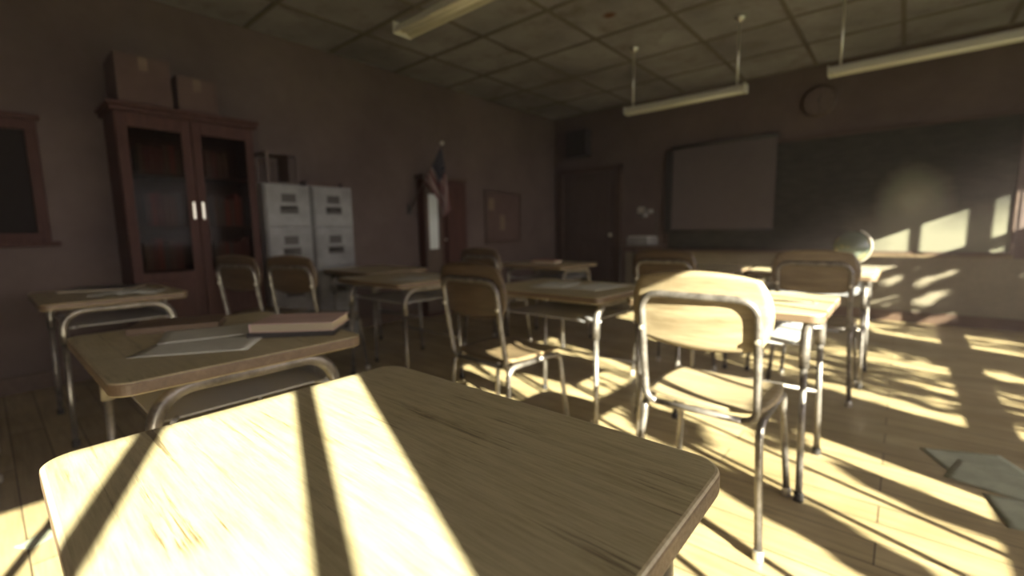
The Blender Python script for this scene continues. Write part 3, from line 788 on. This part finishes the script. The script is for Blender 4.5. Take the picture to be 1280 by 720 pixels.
# ------------------------------------------------------------------ outside: lawn and the tree that dapples the sunlight
struct(MB().box(XR+T+.02, 40, -30, 30, -.9, -.7).build('ground', M['grass']))
tree = empty('garden_tree', (7.6, 1.6, -.7), 0, 'leafy tree standing outside the classroom windows', 'tree')
tk = MB(); tk.tube([(0, 0, 0), (.05, .03, 1.2), (-.03, .1, 2.2), (.06, .12, 3.2)], .17, 12, r1=.10); tk.build('trunk', M['bark'], tree)
K, E_ = .408, .446            # sun path per metre of x: dy, dz
def crown_point(yw, zw, d): return Vector((XR+d, yw-K*d, zw+E_*d)) - Vector(tree.location)
lf = MB(); br = MB()
tr_ = random.Random(11)
def blob(yw, zw, ry, rz, n, d0=4.2):
    for _ in range(n):
        a = tr_.uniform(0, 2*PI); q = math.sqrt(tr_.random())
        p = crown_point(yw+math.cos(a)*q*ry, zw+math.sin(a)*q*rz, d0+tr_.uniform(-.3, .3))
        s = tr_.uniform(.035, .06)
        ax = Vector((tr_.uniform(-1, 1), tr_.uniform(-1, 1), tr_.uniform(-1, 1))).normalized()
        R_ = Matrix.Rotation(tr_.uniform(0, PI), 3, ax)
        vs = [lf.bm.verts.new(p + R_ @ Vector(v)*s) for v in ((-1, 0, 0), (-.3, -.5, .05), (.5, -.4, .05), (1.1, 0, 0), (.5, .4, .05), (-.3, .5, .05))]
        lf.bm.faces.new(vs)
def limb(pts, r):
    br.tube([crown_point(*p) for p in pts], r, 8, r1=r*.5)
# the crown is dense with gaps: centre and half size of each gap, as its light falls on the window plane (y, z)
GAPS = [(2.06, 1.48, .07, .20), (2.14, 1.27, .09, .045), (2.62, 1.37, .06, .06), (2.68, 1.25, .06, .05), (3.14, 1.50, .11, .18), (3.33, 1.22, .07, .07), (2.2, 1.78, .09, .09),
        (2.35, 2.15, .12, .2), (2.55, 1.85, .08, .09), (3.0, 1.95, .1, .1), (4.26, 1.43, .07, .14), (4.77, 1.18, .07, .11), (4.24, 1.19, .07, .10), (5.02, 1.95, .04, .025), (5.15, 1.83, .06, .035),
        (5.00, 1.74, .055, .035), (5.14, 1.63, .05, .045), (5.02, 1.50, .07, .07), (5.14, 1.38, .06, .05), (5.28, 1.95, .04, .02), (4.6, 1.6, .1, .1), (4.5, 1.9, .1, .07), (3.3, 1.85, .09, .1)]
def leafs(y0, y1, z0, z1, n, s0=.035, s1=.06):
    for _ in range(n):
        yw, zw = tr_.uniform(y0, y1), tr_.uniform(z0, z1)
        if any(((yw-a)/(p+.02))**2 + ((zw-b_)/(q+.015))**2 < 1 for a, b_, p, q in GAPS): continue
        p = crown_point(yw, zw, 4.2+tr_.uniform(-.5, .5)); s = tr_.uniform(s0, s1)
        ax = Vector((tr_.uniform(-1, 1), tr_.uniform(-1, 1), tr_.uniform(-1, 1))).normalized(); R_ = Matrix.Rotation(tr_.uniform(0, PI), 3, ax)
        vs = [lf.bm.verts.new(p + R_ @ Vector(v)*s) for v in ((-1, 0, 0), (-.3, -.5, .05), (.5, -.4, .05), (1.1, 0, 0), (.5, .4, .05), (-.3, .5, .05))]
        lf.bm.faces.new(vs)
leafs(1.85, 6.2, .75, 2.0, 5200)
leafs(4.85, 6.2, .9, 2.01, 2600); leafs(3.4, 4.7, 1.9, 2.5, 400); leafs(5.6, 6.4, 1.8, 2.4, 300)
for yw, zw, ry, rz, n in ((.38, 1.56, .10, .20, 300), (.92, 1.42, .07, .10, 110), (.56, 1.87, .17, .09, 170), (1.0, 1.66, .14, .05, 60), (.38, 1.12, .2, .08, 80), (2.37, 2.54, .12, .10, 130), (.62, 2.0, .1, .03, 20)): blob(yw, zw, ry, rz, n)
for pts, r in (([(2.3, .5, 4.2), (2.45, 1.3, 4.2), (2.8, 2.0, 4.2), (3.6, 2.4, 4.2)], .05), ([(2.3, .6, 4.2), (1.6, 1.0, 4.2), (.5, 1.15, 4.2)], .03),
               ([(2.4, 1.0, 4.2), (3.6, 1.38, 4.2), (4.6, 1.68, 4.2), (5.8, 1.8, 4.2)], .04)): limb(pts, r)
lf_o = lf.build('foliage', M['leaf'], tree); br.build('branches', M['bark'], tree)

# thin dust haze filling the room
hz = bpy.data.materials.new('dust_haze'); hz.use_nodes = True; hn = hz.node_tree; hn.nodes.clear()
ho = hn.nodes.new('ShaderNodeOutputMaterial'); hv = hn.nodes.new('ShaderNodeVolumeScatter')
hv.inputs['Color'].default_value = (1.0, .80, .78, 1); hv.inputs['Density'].default_value = .006; hv.inputs['Anisotropy'].default_value = .2
hn.links.new(hv.outputs[0], ho.inputs['Volume'])
hb = MB().box(XL+.001, XR+.2, YF+.001, YB-.001, .0005, H-.0005).build('dust_haze', hz); tag(hb, 'thin dusty haze hanging in the whole classroom', 'haze', kind='stuff')
# ------------------------------------------------------------------ light
w = bpy.data.worlds.new('sky'); scene.world = w; w.use_nodes = True
bgn = w.node_tree.nodes['Background']; bgn.inputs[0].default_value = (1.0, .92, .95, 1); bgn.inputs[1].default_value = 2.9
sun = bpy.data.lights.new('sun', 'SUN'); sun.energy = 17.5; sun.color = (1.0, .955, .80); sun.angle = math.radians(.22)
so = bpy.data.objects.new('sun', sun); col.objects.link(so)
so.rotation_euler = Vector((-1, K, -E_)).to_track_quat('-Z', 'Y').to_euler()
for k, (a, b_) in enumerate(WIN):
    L_ = bpy.data.lights.new('window_portal', 'AREA'); L_.shape = 'RECTANGLE'; L_.size = b_-a; L_.size_y = HEAD-SILL; L_.cycles.is_portal = True
    lo = bpy.data.objects.new('window_portal', L_); col.objects.link(lo); lo.location = (XR+.12, (a+b_)/2, (SILL+HEAD)/2)
    lo.rotation_euler = Vector((-1, 0, 0)).to_track_quat('-Z', 'Z').to_euler()
    L_.size, L_.size_y = (b_-a), (HEAD-SILL)

# ------------------------------------------------------------------ camera
cd = bpy.data.cameras.new('camera'); cam = bpy.data.objects.new('camera', cd); col.objects.link(cam); scene.camera = cam
cd.sensor_width = 36; cd.lens = 36*567.53/1280; cd.clip_start = .02
Rx, Ry, Rz = (.75983, .64992, -.01629), (-.06835, .10478, .99214), (.64652, -.75275, .12404)   # right, up, backward
Mt = Matrix(((Rx[0], Ry[0], Rz[0], 0), (Rx[1], Ry[1], Rz[1], 0), (Rx[2], Ry[2], Rz[2], 1.04), (0, 0, 0, 1)))
cam.matrix_world = Mt
cd.dof.use_dof = True; cd.dof.focus_distance = .62; cd.dof.aperture_fstop = 2.3

vs = scene.view_settings
vs.view_transform = 'Standard'; vs.look = 'None'; vs.gamma = 1; vs.use_curve_mapping = False; vs.exposure = 1.6
scene.cycles.max_bounces = 10; scene.cycles.diffuse_bounces = 6; scene.cycles.glossy_bounces = 4; scene.cycles.transparent_max_bounces = 12
scene.cycles.use_denoising = True; scene.cycles.sample_clamp_indirect = 6; scene.cycles.caustics_reflective = False; scene.cycles.caustics_refractive = False
